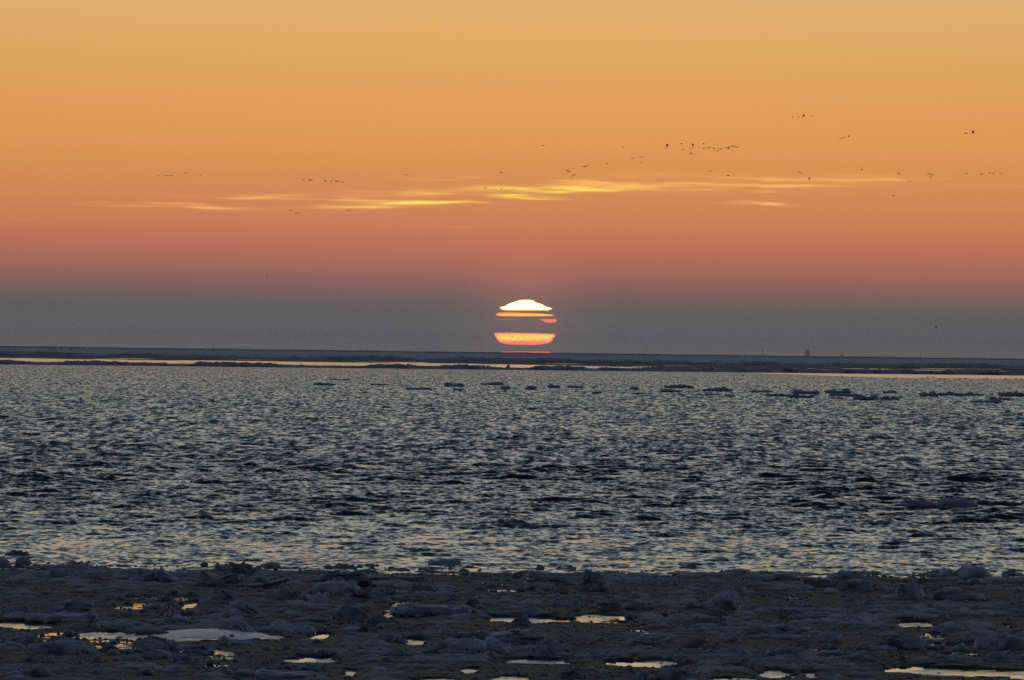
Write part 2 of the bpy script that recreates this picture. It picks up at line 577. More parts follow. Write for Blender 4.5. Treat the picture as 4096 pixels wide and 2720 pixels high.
pool_m = pool_f + 1.0 * wob * np.clip(1 - pool_f, 0, 1) + 0.7 * wob2 - 0.9 * sstep(.58, .68, strand) * np.clip(1.05 - 1.3 * pool_f, 0, 1)
extra = sstep(0.56, 0.66, fbm(P3(X * 0.55, Y * 0.16), 3, 61).reshape(X.shape))
# the slush lies low in front of a pool, so that its water shows
front = np.zeros(X.shape)
for (x0, x1, y0, y1) in POOLS:
    a = ground(x0, y1)
    b = ground(x1, y1)
    front = np.maximum(front, sstep(-.35, .05, X - a[0]) * sstep(.35, -.05, X - b[0]) * sstep(4.5, 2.5, np.abs(Y - a[1] + 2.0)))
Zs = np.where(Zs > .004, .004 + (Zs - .004) * (1 - .88 * front), Zs)
pm = sstep(-0.02, 0.14, pool_m)
Zs = Zs * (1 - pm) - 0.08 * pm - 0.034 * extra * (0.35 + fine)
edge = EDGE - 1.0 + 3.6 * (fbm(P3(X * 0.8, Y * 0), 3, 51).reshape(X.shape) - 0.5) * 2
Zs -= 0.2 * sstep(edge - 0.9, edge + 0.4, Y)
V = np.stack([X, Y, Zs], 2).reshape(-1, 3)
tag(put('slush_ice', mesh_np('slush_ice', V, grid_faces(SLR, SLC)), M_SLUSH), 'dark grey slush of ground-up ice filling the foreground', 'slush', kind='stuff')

# ------------------------------------------------------------------ ice chunk builder
def ico(sub):
    bm = bmesh.new()
    bmesh.ops.create_icosphere(bm, subdivisions=sub, radius=1.0)
    v = np.array([x.co[:] for x in bm.verts])
    f = np.array([[q.index for q in fc.verts] for fc in bm.faces])
    bm.free()
    return v, f
ICO = {s: ico(s) for s in (1, 2, 3, 4, 5)}

def lobe(c, r, e=1.0, sub=3, rz=0.0, shear=0.0, tilt=0.0):
    v, f = ICO[sub]
    p = np.sign(v) * np.abs(v) ** e
    p = p / np.maximum(np.abs(p).max(0), 1e-9)
    p = p * np.array(r)
    if shear:
        p[:, 2] *= 1 + shear * p[:, 0] / r[0]
    if tilt:
        ct, st = math.cos(tilt), math.sin(tilt)
        p = np.stack([p[:, 0] * ct + p[:, 2] * st, p[:, 1], -p[:, 0] * st + p[:, 2] * ct], 1)
    ca, sa = math.cos(rz), math.sin(rz)
    p = np.stack([p[:, 0] * ca - p[:, 1] * sa, p[:, 0] * sa + p[:, 1] * ca, p[:, 2]], 1)
    return p + np.array(c), f

def chunk_mesh(name, kind, w, h, dep, seed, hi=True, mat=None, rough=1.0):
    """a piece of ice w wide (x), dep deep (y), h high above z = 0; it also reaches a little below"""
    rg = np.random.default_rng(seed)
    S, s2 = (4, 2) if hi else (3, 2)
    U = lambda a, b: rg.uniform(a, b)
    lobes = []
    if kind == 'lump':
        lobes.append(lobe((U(-.2, .2) * w, 0, h * .22), (w * U(.25, .38), dep * .42, h * .5), U(.75, 1), S, U(-.2, .2)))
        for k in range(8):
            x = U(-.44, .44) * w
            hh = h * U(.3, .85) * (1 - abs(x / w) * .7)
            lobes.append(lobe((x, U(-.25, .25) * dep, hh * .3), (w * U(.09, .2), dep * U(.12, .28), hh * .7), U(.6, 1), s2, U(0, 3), U(-.3, .3)))
    elif kind == 'boulder':
        lobes.append(lobe((0, 0, h * .4), (w * .46, dep * .46, h * .6), .9, S))
        lobes.append(lobe((U(-.2, .2) * w, -.1 * dep, h * .2), (w * .4, dep * .4, h * .4), .8, s2))
    elif kind == 'slab':
        lobes.append(lobe((0, 0, h * .35), (w * .5, dep * .5, h * .45), .5, S, 0, U(-.25, .25)))
        for k in range(4):
            lobes.append(lobe((U(-.4, .4) * w, U(-.3, .3) * dep, h * .65), (w * U(.06, .16), dep * U(.1, .2), h * U(.2, .38)), .85, s2, U(0, 3)))
    elif kind == 'block':
        lobes.append(lobe((0, 0, h * .42), (w * .47, dep * .45, h * .56), .42, S, U(-.25, .25), U(-.12, .12)))
        lobes.append(lobe((U(-.3, .3) * w, -.3 * dep, h * .1), (w * .3, dep * .3, h * .25), .7, s2))
    elif kind == 'wedge':
        sg = rg.choice([-1, 1])
        lobes.append(lobe((sg * w * .12, 0, h * .25), (w * .36, dep * .4, h * .45), .6, S, 0, 0, -sg * U(.15, .3)))
        lobes.append(lobe((-sg * w * .2, 0, h * .1), (w * .32, dep * .36, h * .35), .8, s2))
        lobes.append(lobe((sg * w * .28, 0, h * .45), (w * .12, dep * .2, h * .5), .8, s2, 0, 0, -sg * .3))
    elif kind == 'mound':
        lobes.append(lobe((0, 0, h * .08), (w * .5, dep * .5, h * .35), .9, S))
        c = U(-.12, .12)
        lobes.append(lobe((c * w, 0, h * .25), (w * .22, dep * .3, h * .6), 1.15, S if hi else s2))
        for k in range(3):
            x = U(-.35, .35)
            lobes.append(lobe((x * w, U(-.2, .2) * dep, h * .12), (w * U(.1, .2), dep * .25, h * U(.3, .5)), .9, s2, U(0, 3)))
    elif kind == 'pile':
        for k in range(9):
            x = U(-.45, .45) if k else 0
            hh = h * U(.45, 1.0) * (1 - .8 * abs(x))
            e = U(.45, .9)
            lobes.append(lobe((x * w, U(-.35, .35) * dep, hh * .35), (w * U(.09, .2), dep * U(.16, .34), hh * .6), e, S if k < 2 else s2, U(0, 3), U(-.3, .3), U(-.4, .4)))
        lobes.append(lobe((0, 0, h * .05), (w * .46, dep * .45, h * .25), .8, s2))
    elif kind == 'plates':
        lobes.append(lobe((0, 0, h * .08), (w * .48, dep * .48, h * .2), .6, s2))
        for k in range(6):
            x = U(-.36, .36)
            lobes.append(lobe((x * w, U(-.3, .3) * dep, h * U(.2, .5)), (w * U(.14, .26), dep * U(.15, .3), h * U(.08, .16)), .32, S if k < 2 else s2, U(-.8, .8), U(-.3, .3), U(-.55, .55)))
    elif kind == 'floe':
        lobes.append(lobe((0, 0, h * .12), (w * .5, dep * .5, h * .28), .6, S))
        for k in range(6):
            x = U(-.42, .42)
            hh = h * U(.3, .8) * (1.0 if k else 1.25)
            lobes.append(lobe((x * w, U(-.3, .3) * dep, hh * .3), (w * U(.06, .16), dep * U(.12, .3), hh * .65), U(.6, 1), s2, U(0, 3), 0, U(-.3, .3)))
    # clods of snow and broken bits frozen on
    allp = np.concatenate([p for p, f in lobes])
    ok = allp[allp[:, 2] > .12 * h]
    for k in range(26 if hi else 14):
        q = ok[rg.integers(len(ok))]
        r = h * U(.07, .2)
        lobes.append(lobe((q[0], q[1], q[2] - r * .2), (r * U(.8, 1.9), r * U(.8, 1.6), r), U(.45, 1), 2 if r > .14 * h and hi else 1, U(0, 3), U(-.3, .3), U(-.5, .5)))
    Vs, Fs, off = [], [], 0
    for p, f in lobes:
        Vs.append(p)
        Fs.append(f + off)
        off += len(p)
    V = np.concatenate(Vs)
    F = np.concatenate(Fs)
    # lumpy relief
    L0 = max(h, 0.25 * min(w, dep)) * 0.5
    for (ls, am, oc, bil) in ((L0 * 1.7, .26, 2, False), (L0 * .6, .2, 3, True), (L0 * .22, .07, 2, True)):
        q = V / ls
        d = np.stack([fbm(q + 7.7 * k, oc, seed * 3 + k, billow=bil) - (.5 if not bil else .35) for k in range(3)], 1)
        V = V + d * am * L0 * 2 * rough * np.array([1, 1, .8])
    V[:, 2] = np.where(V[:, 2] < -.12 * h, -.12 * h + (V[:, 2] + .12 * h) * .25, V[:, 2])
    x0, x1 = V[:, 0].min(), V[:, 0].max()
    V[:, 0] = (V[:, 0] - (x0 + x1) / 2) * w / (x1 - x0)
    V[:, 2] = np.where(V[:, 2] > 0, V[:, 2] * h / V[:, 2].max(), V[:, 2])
    me = mesh_np(name, V, F)
    me.materials.append(mat or M_ICE)
    return me

def place_chunk(px, py, wpx, hpx, kind, label, cat='ice chunk', group=None, name='ice_chunk', mat=None, depf=None, hi=True, seed=None, zg=0.0, rough=1.0):
    g = ground(px, py, 0.0)
    d = np.linalg.norm(g - CAM)
    w = wpx / PXF * d
    h = hpx / PXF * d
    dep = (depf or random.uniform(.5, .85)) * w
    dep = min(dep, max(2.2, 3 * h) if w > 2 else dep)
    me = chunk_mesh(name, kind, w, h, dep, seed if seed is not None else int(px * 7 + py), hi, mat, rough)
    # the near side of the piece stands at the given photo row
    dirv = np.array([g[0], g[1], 0]) / math.hypot(g[0], g[1])
    o = put(name, me, None, None, (g[0] + dirv[0] * dep * .35, g[1] + dirv[1] * dep * .35, zg))
    return tag(o, label, cat, group), (px - wpx / 2, px + wpx / 2, py - hpx, py)

HERO = [
 (91, 2273, 74, 46, 'boulder', 'round snow-crusted ice boulder on the slush edge at far left, against open water'),
 (275, 2314, 158, 42, 'lump', 'lumpy ice chunk just right of the round edge boulder, far left'),
 (500, 2272, 34, 14, 'boulder', 'small dark ice knob on the slush edge left of the rubble heap'),
 (610, 2331, 214, 64, 'plates', 'long heap of ice lumps near the slush edge at left'),
 (317, 2456, 132, 62, 'block', 'square upright ice block standing on a flat floe at left'),
 (246, 2488, 300, 40, 'slab', 'flat white-rimmed floe carrying the square ice block at left'),
 (60, 2461, 124, 42, 'lump', 'rounded ice chunk at left edge beside the floe with the block'),
 (413, 2502, 90, 33, 'boulder', 'rounded ice lump right of the floe with the block'),
 (875, 2415, 165, 60, 'plates', 'broken ice heap left of the tall twin-lump heap, above the small amber pool'),
 (1148, 2414, 190, 80, 'pile', 'tall twin-lump ice heap in the left middle of the slush'),
 (972, 2352, 370, 66, 'plates', 'broadest ice heap at the slush edge, left of the long dark slab'),
 (1134, 2531, 280, 54, 'mound', 'broad ice mound behind the right end of the glazed pan'),
 (88, 2583, 126, 56, 'lump', 'ice chunk at left edge below the mirror pool'),
 (246, 2618, 275, 60, 'lump', 'large rounded ice floe lump at lower left'),
 (148, 2652, 145, 36, 'lump', 'ice chunk just under the large rounded lump at lower left'),
 (197, 2687, 162, 36, 'floe', 'low ragged ice piece near the lower left corner'),
 (605, 2583, 158, 45, 'lump', 'dark ice lump below the middle of the glazed pan'),
 (940, 2583, 146, 40, 'wedge', 'tilted ice shard below the right half of the glazed pan'),
 (529, 2649, 100, 36, 'lump', 'ice lump in open slush at lower left, left of a smaller twin'),
 (723, 2649, 106, 30, 'lump', 'low ice lump in open slush left of the amber bottom pool'),
 (553, 2678, 182, 24, 'slab', 'thin flat ice slab low in the slush at lower left'),
 (1375, 2330, 200, 46, 'slab', 'dark left half of the long broken slab near the slush edge'),
 (1590, 2331, 236, 36, 'slab', 'long flat dark ice slab near the slush edge, left of centre'),
 (1667, 2375, 210, 50, 'mound', 'ice mound in front of the long flat dark slab'),
 (2202, 2343, 228, 60, 'plates', 'jumbled ice heap at the slush edge right of centre'),
 (2376, 2366, 128, 90, 'boulder', 'tallest pale ice block right of centre beside the jumbled heap'),
 (2153, 2357, 142, 32, 'lump', 'low ice lump in front of the jumbled heap right of centre'),
 (1733, 2464, 345, 48, 'slab', 'long ice floe under the small bright pool left of centre'),
 (1473, 2409, 218, 62, 'plates', 'ice heap left of the small bright pool near centre'),
 (2434, 2444, 100, 44, 'block', 'dark squarish ice block behind the long mirror pool'),
 (2084, 2505, 84, 46, 'wedge', 'pointed ice fin cutting across the long mirror pool'),
 (1554, 2571, 158, 42, 'lump', 'smooth ice lump touching the left end of the orange pool'),
 (1881, 2618, 350, 74, 'pile', 'big ice heap with a high left end beside the orange pool'),
 (1990, 2570, 420, 58, 'plates', 'long row of ice lumps behind the big central heap'),
 (2170, 2606, 236, 48, 'mound', 'peaked ice chunk right of the big central heap'),
 (1516, 2623, 270, 36, 'floe', 'low floe left of the big central heap'),
 (2690, 2730, 170, 62, 'boulder', 'rounded ice lump cut by the bottom edge right of centre'),
 (1881, 2427, 72, 42, 'boulder', 'small ice boulder above the long floe near centre'),
 (1528, 2508, 152, 54, 'lump', 'dark ice chunk below the long floe, left of the orange pool'),
 (3282, 2351, 152, 40, 'slab', 'dark rounded ice slab right of centre near the slush edge'),
 (3397, 2323, 200, 42, 'pile', 'ragged ice ridge at the very slush edge, right side'),
 (3620, 2398, 194, 68, 'pile', 'three-lobed big ice lump in the right part of the slush'),
 (3449, 2369, 188, 50, 'lump', 'ice lump between the dark slab and the three-lobed lump'),
 (3837, 2398, 246, 44, 'mound', 'low ice floe trailing right of the three-lobed lump'),
 (2874, 2441, 148, 72, 'wedge', 'tilted ice block with a raised right end, right of centre'),
 (3374, 2499, 340, 50, 'mound', 'peaked ice mound left of the bright orange pool'),
 (3175, 2473, 124, 40, 'lump', 'ice lump behind the left end of the peaked mound'),
 (3320, 2571, 112, 48, 'boulder', 'round ice boulder below the peaked mound'),
 (3094, 2554, 322, 56, 'plates', 'long ice heap in the right middle of the slush'),
 (3658, 2594, 142, 54, 'lump', 'smooth domed ice lump at lower right'),
 (4005, 2600, 220, 80, 'pile', 'large peaked ice heap at the right edge'),
 (3137, 2629, 164, 42, 'lump', 'ice lump above the lower right amber pools'),
 (2984, 2664, 66, 36, 'boulder', 'small ice lump left of the lower right amber pools'),
 (3837, 2600, 60, 30, 'wedge', 'small pointed ice piece left of the large right-edge heap'),
 (2819, 2508, 178, 48, 'lump', 'dark ice chunk below the tilted block, right of centre'),
 (3982, 2646, 110, 42, 'lump', 'ice lump below the large heap at the right edge'),
]
boxes = []
for i, (px, py, w, h, k, lab) in enumerate(HERO):
    dark = 'dark' in lab
    o, bx = place_chunk(px, py, w, h, k, lab, mat=M_ICED if dark else M_ICE, seed=100 + i * 13)
    boxes.append(bx)

# glazed domed pan
g0 = ground(810, 2549)
d0 = g0[1]
w = 640 / PXF * d0
nx, ny = 90, 40
xs = np.linspace(-1, 1, nx)
ys = np.linspace(-1, 1, ny)
XX, YY = np.meshgrid(xs, ys)
rad = np.sqrt((XX * (1 + .1 * np.sin(3 * YY))) ** 2 + YY ** 2)
hh = .08 * np.clip(1 - rad ** 1.7, -0.2, 1) * (1 + .15 * np.sin(4 * XX + 1)) - .015
V = np.stack([XX * w / 2, YY * 1.5, hh + .012 * (fbm(P3(XX * 5, YY * 3), 3, 77).reshape(XX.shape) - .5)], 2).reshape(-1, 3)
F = grid_faces(ny, nx)
nv = len(V)
Vb = V.copy()
Vb[:, 2] = -.12
F = np.concatenate([F, F[:, ::-1] + nv])
rimi = np.concatenate([np.arange(nx), np.arange(1, ny) * nx + nx - 1, (ny - 1) * nx + np.arange(nx - 2, -1, -1), np.arange(ny - 2, 0, -1) * nx])
nxt = np.roll(rimi, -1)
F = np.concatenate([F, np.stack([rimi, rimi + nv, nxt + nv, nxt], 1)])
tag(put('ice_pan', mesh_np('ice_pan', np.concatenate([V, Vb]), F), M_GLAZE, None, (g0[0], g0[1] + 1.5, 0)),
    'smooth pale blue glazed ice pan, lens-shaped, lying in the left mirror pool', 'ice pan')
boxes.append((490, 1130, 2508, 2552))

# smaller chunks between the big ones
lib = []
for i in range(26):
    k = ['lump', 'mound', 'slab', 'mound', 'pile', 'floe', 'lump', 'floe', 'plates', 'wedge', 'lump', 'boulder', 'plates'][i % 13]
    asp = {'slab': .13, 'floe': .19, 'boulder': .42, 'mound': .22}.get(k, .27) * random.uniform(.75, 1.2)
    lib.append((k, chunk_mesh('ice_chunk', k, 1.0, asp, random.uniform(.5, .9), 900 + i, False, M_ICE if i % 4 else M_ICED), asp))
def hits_pool(x0, x1, y0, y1, m=4):
    for (a, b, c, d) in POOLS:
        if x1 > a + m and x0 < b - m and y1 > c - 1 and y0 < d - 2:
            return True
    return False
small = {}
count = 0
tries = 0
cells = {}
while count < 242 and tries < 20000:
    tries += 1
    px = random.uniform(-160, 4260)
    py = 2252 + 490 * random.random() ** 0.9 + 0.0125 * (px - 2048)
    kind_, me, asp = random.choice(lib)
    wpx = min(260, max(30, random.lognormvariate(4.5, .45))) * (0.75 + 0.45 * (py - 2270) / 450)
    hpx = wpx * asp * random.uniform(.85, 1.2)
    bx = (px - wpx / 2, px + wpx / 2, py - hpx, py)
    if hits_pool(*bx):
        continue
    bad = False
    for (a, b, c, d) in boxes:
        ox = min(bx[1], b) - max(bx[0], a)
        if ox > 0.35 * min(wpx, b - a) and abs(py - d) < 12:
            bad = True
            break
    if bad:
        continue
    boxes.append(bx)
    g = ground(px, py)
    d = np.linalg.norm(g - CAM)
    s = wpx / PXF * d
    o = put('ice_chunk', me, None, None, (g[0], g[1] + .2 * s, random.uniform(-.02, .0)), (0, 0, random.uniform(-.35, .35) + random.choice([0, math.pi])),
            (s, s * random.uniform(.8, 1.3), s * hpx / wpx / asp))
    band = 0 if py < 2340 else 1 if py < 2450 else 2 if py < 2570 else 3
    third = 0 if px < 1365 else 1 if px < 2730 else 2
    small.setdefault((band, third), []).append((px, wpx, kind_, o))
    count += 1

ORD = ['first', 'second', 'third', 'fourth', 'fifth', 'sixth', 'seventh', 'eighth', 'ninth', 'tenth', 'eleventh', 'twelfth', 'thirteenth', 'fourteenth', 'fifteenth', 'sixteenth', 'seventeenth', 'eighteenth', 'nineteenth', 'twentieth']
ORD += ['twenty-' + q for q in ORD[:9]] + ['thirtieth'] + ['thirty-' + q for q in ORD[:9]] + ['fortieth'] + ['forty-' + q for q in ORD[:9]]
BAND = ['rim row', 'far row', 'middle row', 'nearest row']
SHAPE = {'lump': 'lumpy', 'mound': 'mounded', 'slab': 'flat', 'floe': 'ragged low', 'pile': 'broken', 'wedge': 'tilted', 'boulder': 'round', 'plates': 'slabby'}
for (bd, th), lst in small.items():
    lst.sort(key=lambda q: q[0])
    side_ = ['left', 'centre', 'right'][th]
    for i, (px, wpx, kd, o) in enumerate(lst):
        tag(o, f"{SHAPE[kd]} {'small' if wpx < 100 else 'wide'} ice piece in slush, {ORD[i]} from left in {BAND[bd]} of {side_} third",
            'ice chunk', f'smaller ice pieces in the {BAND[bd]}, {side_} third')

# crumbs of ice too many to count
Vs, Fs, off = [], [], 0
v1, f1 = ICO[1]
v2, f2_ = ICO[2]
for i in range(7000):
    px = random.uniform(-600, 4700)
    py = 2276 + 450 * random.random() ** 0.9 + 0.0125 * (px - 2048)
    wpx = random.lognormvariate(2.75, .5)
    hpx = wpx * random.uniform(.3, .6)
    if hits_pool(px - wpx / 2, px + wpx / 2, py - hpx, py, 0) and random.random() < .97:
        continue
    g = ground(px, py)
    s = wpx / PXF * g[1] / 2
    v, f = (v2, f2_) if wpx > 30 else (v1, f1)
    q = v * (1 + .35 * (rng.random((len(v), 1)) - .5))
    q = q * np.array([s, s * random.uniform(.8, 2.0), s * hpx / wpx * 1.5]) + np.array([g[0], g[1], s * hpx / wpx * .5])
    Vs.append(q)
    Fs.append(f + off)
    off += len(q)
tag(put('ice_crumbs', mesh_np('ice_crumbs', np.concatenate(Vs), np.concatenate(Fs)), M_ICED), 'scattered crumbs of broken ice strewn over the slush', 'ice crumbs', kind='stuff')

# ------------------------------------------------------------------ drifting floes in the open water
FLOES = [
 (1298, 1543, 92, 10), (1345, 1523, 46, 6), (1386, 1523, 40, 5), (1516, 1543, 82, 6), (1674, 1562, 108, 9), (1817, 1548, 84, 16), (1829, 1564, 36, 8), (1968, 1542, 95, 13),
 (2023, 1561, 42, 14), (2124, 1561, 48, 16), (2215, 1554, 52, 14), (2300, 1555, 66, 10), (2387, 1578, 42, 9), (2535, 1561, 37, 12),
 (2558, 1581, 60, 9), (2680, 1571, 84, 14), (2715, 1554, 120, 15), (2836, 1586, 37, 9), (2871, 1567, 128, 14), (2920, 1590, 42, 7),
 (3043, 1572, 103, 9), (3125, 1587, 140, 9), (3204, 1594, 112, 15), (3222, 1578, 115, 17), (3352, 1574, 110, 17), (3355, 1599, 40, 8), (3383, 1587, 135, 13),
 (3462, 1602, 104, 21), (3558, 1602, 80, 14), (3559, 1577, 60, 12), (3714, 1590, 78, 24), (3835, 1584, 200, 15), (3944, 1614, 124, 14), (4002, 1602, 112, 11),
 (4050, 1587, 120, 19)]
left_n = mid_n = right_n = 0
for i, (px, py, w, h) in enumerate(FLOES):
    if px < 2000:
        zone, k = 'left of the sun column', left_n
        left_n += 1
    elif px < 2800:
        zone, k = 'below the sun', mid_n
        mid_n += 1
    else:
        zone, k = 'in the right-hand cluster', right_n
        right_n += 1
    size = 'long low' if w > 8 * h else 'humped' if h > 12 else 'small dark'
    lab = f'{size} floe on open water, {ORD[k]} from left {zone}'
    place_chunk(px, py, w, h * 1.0, 'floe', lab, 'ice floe', 'floes drifting in the open water', 'ice_floe', M_FLOE, depf=1.2, hi=False, seed=3000 + i * 7, zg=.14)
place_chunk(3700, 2040, 165, 34, 'lump', 'low rounded left half of the lone grey floe drifting at right', 'ice floe', None, 'ice_floe', M_FLOE, seed=4001, zg=.06)
place_chunk(3830, 2042, 160, 40, 'slab', 'raised right half of the lone grey floe drifting at right', 'ice floe', None, 'ice_floe', M_FLOE, seed=4002, zg=.06)

# ------------------------------------------------------------------ far ice
def ridge(name, distf, half, h, dep, label, seed, wander=15, cell=None, mat=None, base_z=0.0, fill=0.4):
    dist = float(distf(np.array(2048.0)))
    n = int(2 * half / (cell or dist * 1.5e-4 * 2.0))
    x = np.linspace(-half, half, n)
    rows = 17
    v = np.linspace(-1, 1, rows)
    XX, VV = np.meshgrid(x, v)
    y0 = distf(bearing_px(x, dist)) + wander * (fbm(P3(x / 60, x * 0), 3, seed) - .5) * 2
    YY = y0[None, :] + VV * dep / 2
    big = fbm(P3(XX / (h * 16), YY * 0 + 3), 3, seed + 5).reshape(XX.shape)
    lum = fbm(P3(XX / (h * 2.2), YY / (h * 3)), 3, seed + 9, billow=True).reshape(XX.shape)
    prof = np.clip(1 - VV ** 2, 0, 1) ** .6
    hgt = h * (fill + 1.0 * sstep(.3, .75, big) * (.35 + 1.0 * lum) + .35 * lum)
    Z = base_z + prof * hgt - .25 * (1 - prof)
    V = np.stack([XX, YY, Z], 2).reshape(-1, 3)
    return tag(put(name, mesh_np(name, V, grid_faces(rows, n)), mat or M_RIDGE), label, 'ice ridge')
ridge('ice_ridge', bar_dist, 215, .74, 16, 'dark bar of rubble ice along the far rim of the open water', 211, wander=8, fill=.75)
ridge('ice_ridge', lambda p: 3560 + 0 * p, 400, 1.4, 40, 'second dark ice ridge behind the bright lead of water', 321, wander=60, base_z=.1, fill=.5)
ridge('ice_ridge', lambda p: 4700 + 0 * p, 520, .55, 40, 'faint low ridge crossing the blue ice field', 431, wander=200, base_z=.15, fill=.1)

# humps standing out on the front bar
HUMPS = [(1835, 1470, 42, 22), (2032, 1474, 26, 22), (2180, 1478, 60, 16), (1632, 1470, 60, 22), (2240, 1478, 44, 22), (2310, 1480, 90, 18), (2610, 1486, 100, 20),
         (2850, 1489, 90, 20), (3020, 1491, 60, 22), (3140, 1494, 120, 18), (3400, 1499, 110, 18), (3520, 1500, 90, 17), (3700, 1503, 120, 16), (3800, 1505, 80, 20), (3960, 1509, 100, 18),
         (440, 1456, 60, 16), (640, 1459, 70, 16), (120, 1452, 90, 14), (1000, 1464, 90, 12), (1220, 1467, 80, 13)]
HUMPS.sort()
for i, (px, py, w, h) in enumerate(HUMPS):
    place_chunk(px, 1410 + .0125 * (px - 2048) + PXF * CAM_H / float(bar_dist(np.array(px))), w, h * .95, 'pile', f'dark rubble hump on the far ice bar, {ORD[i]} hump from the left', 'ice hump', 'humps on the far ice bar', 'ice_hump', M_RIDGE, depf=.6, hi=False, seed=5000 + i)

# slush with bright streaks between the bar and the second ridge
nR, nC = 220, 300
d = np.linspace(1900, 3600, nR)
s = np.linspace(-HALF, HALF, nC)
X = d[:, None] * s[None, :]
Y = np.repeat(d[:, None], nC, 1)
px = bearing_px(X, Y)
right = sstep(2050, 3000, px)
near_lim = 2760 - 700 * right
near_lim = near_lim + 260 * (fbm(P3(X / 30, Y / 160), 3, 88).reshape(X.shape) - .5)
cov = sstep(near_lim - 30, near_lim + 30, Y)
streak = fbm(P3(X / 24, Y / 45), 4, 99).reshape(X.shape)
hole = sstep(.55, .62, streak) * sstep(3350, 3000, Y)
Z = -.08 + .16 * cov - .17 * hole + .02 * (fbm(P3(X / 8, Y / 30), 2, 98).reshape(X.shape) - .5)
tag(put('slush_ice', mesh_np('slush_ice', np.stack([X, Y, Z], 2).reshape(-1, 3), grid_faces(nR, nC)), M_FARSLUSH), 'dark thin slush between the two far ice ridges', 'slush', kind='stuff')

# snow covered ice field out to the horizon
d = 3560 * (24900 / 3560) ** np.linspace(0, 1, 260)
s = np.linspace(-.16, .16, 260)
X = d[:, None] * s[None, :]
Y = np.repeat(d[:, None], 260, 1)
Z = .28 + .12 * (fbm(P3(X / 300, Y / 900), 3, 123).reshape(X.shape) - .5)
tag(put('sea_ice', mesh_np('sea_ice', np.stack([X, Y, Z], 2).reshape(-1, 3), grid_faces(260, 260)), M_FIELD), 'blue shaded snow field on the frozen sea under the horizon', kind='structure')

# low shore on the horizon
n = 900
x = np.linspace(-4200, 4200, n)
hz = 4.2 + 1.7 * fbm(P3(x / 130, x * 0), 4, 140) + 1.4 * fbm(P3(x / 28, x * 0), 3, 141, billow=True)
V, F = [], []
Vt = np.concatenate([np.stack([x, np.full(n, 24400.0), np.full(n, -.5)], 1), np.stack([x, np.full(n, 24460.0), hz], 1),
                     np.stack([x, np.full(n, 24600.0), hz * .9], 1), np.stack([x, np.full(n, 24800.0), np.full(n, -.5)], 1)])
tag(put('shore', mesh_np('shore', Vt, grid_faces(4, n)), M_SHORE), 'thin dark ragged shore line on the horizon', kind='structure')

# ------------------------------------------------------------------ far structures
def box_mesh(name, x0, x1, y0, y1, z0, z1, cut=0.0):
    V = [(x0, y0, z0), (x1, y0, z0), (x1, y1, z0), (x0, y1, z0), (x0, y0, z1), (x1, y0, z1 - cut), (x1, y1, z1 - cut), (x0, y1, z1)]
    me = bpy.data.meshes.new(name)
    me.from_pydata(V, [], [(0, 3, 2, 1), (4, 5, 6, 7), (0, 1, 5, 4), (1, 2, 6, 5), (2, 3, 7, 6), (3, 0, 4, 7)])
    me.update()
    return me

def empty(name, loc):
    o = bpy.data.objects.new(name, None)
    COL.objects.link(o)
    o.location = [float(v) for v in loc]
    return o

DT = 40800.0
u = DT / PXF
def base_at(px, dist):
    q = ray(px, 1410 + .0125 * (px - 2048))
    k = dist / q[1]
    return (CAM + q * k)[0]
t_ = tag(empty('tower_block', (base_at(3230, DT + 400), DT + 400, 0)), 'hazy blue-grey tower block on the horizon at right', 'building')
put('main_tower', box_mesh('main_tower', -8 * u, 3 * u, 0, 14, 0, 31 * u, 2 * u), M_TOWER, t_)
put('stair_tower', box_mesh('stair_tower', 3.1 * u, 9 * u, 1, 13, 0, 27 * u, 5 * u), M_TOWER, t_)
put('low_wing', box_mesh('low_wing', -10 * u, -8.1 * u, 1, 12, 0, 20 * u), M_TOWER, t_)
win = box_mesh('window', -.35 * u, .35 * u, -.25, .1, 0, .9 * u)
win.materials.append(M_GLASS)
for r in range(8):
    for c in range(5):
        put('window', win, None, t_, ((-7 + c * 2.1) * u, 0, (7 + r * 2.6) * u))
s_ = tag(empty('storage_dome', (base_at(3367, DT + 300), DT + 300, 0)), 'faint low dome on the horizon right of the tower block', 'dome')
vd, fd = ICO[3]
put('roof', mesh_np('roof', vd * np.array([6 * u, 6 * u, 7 * u]) + np.array([0, 0, 7 * u]), fd), M_TOWER, s_)
put('wall', box_mesh('wall', -5.5 * u, 5.5 * u, -5 * u, 5 * u, 0, 8 * u), M_TOWER, s_)

def tube(name, p0, p1, r0_, r1_, n=8):
    V, F = [], []
    for (p, r) in ((p0, r0_), (p1, r1_)):
        for k in range(n):
            a = 2 * math.pi * k / n
            V.append((p[0] + r * math.cos(a), p[1] + r * math.sin(a), p[2]))
    for k in range(n):
        F.append((k, (k + 1) % n, n + (k + 1) % n, n + k))
    F.append(tuple(range(n - 1, -1, -1)))
    F.append(tuple(range(n, 2 * n)))
    me = bpy.data.meshes.new(name)
    me.from_pydata(V, [], F)
    me.update()
    return me
ms = tag(empty('radio_mast', (base_at(3050, DT + 500), DT + 500, 0)), 'faint thin mast on the horizon left of the tower block', 'mast')
put('mast_pole', tube('mast_pole', (0, 0, 0), (0, 0, 36 * u), 1.4 * u, .8 * u), M_TOWER, ms)
put('antenna_head', box_mesh('antenna_head', -1.8 * u, 1.8 * u, -1, 1, 30 * u, 35 * u), M_TOWER, ms)

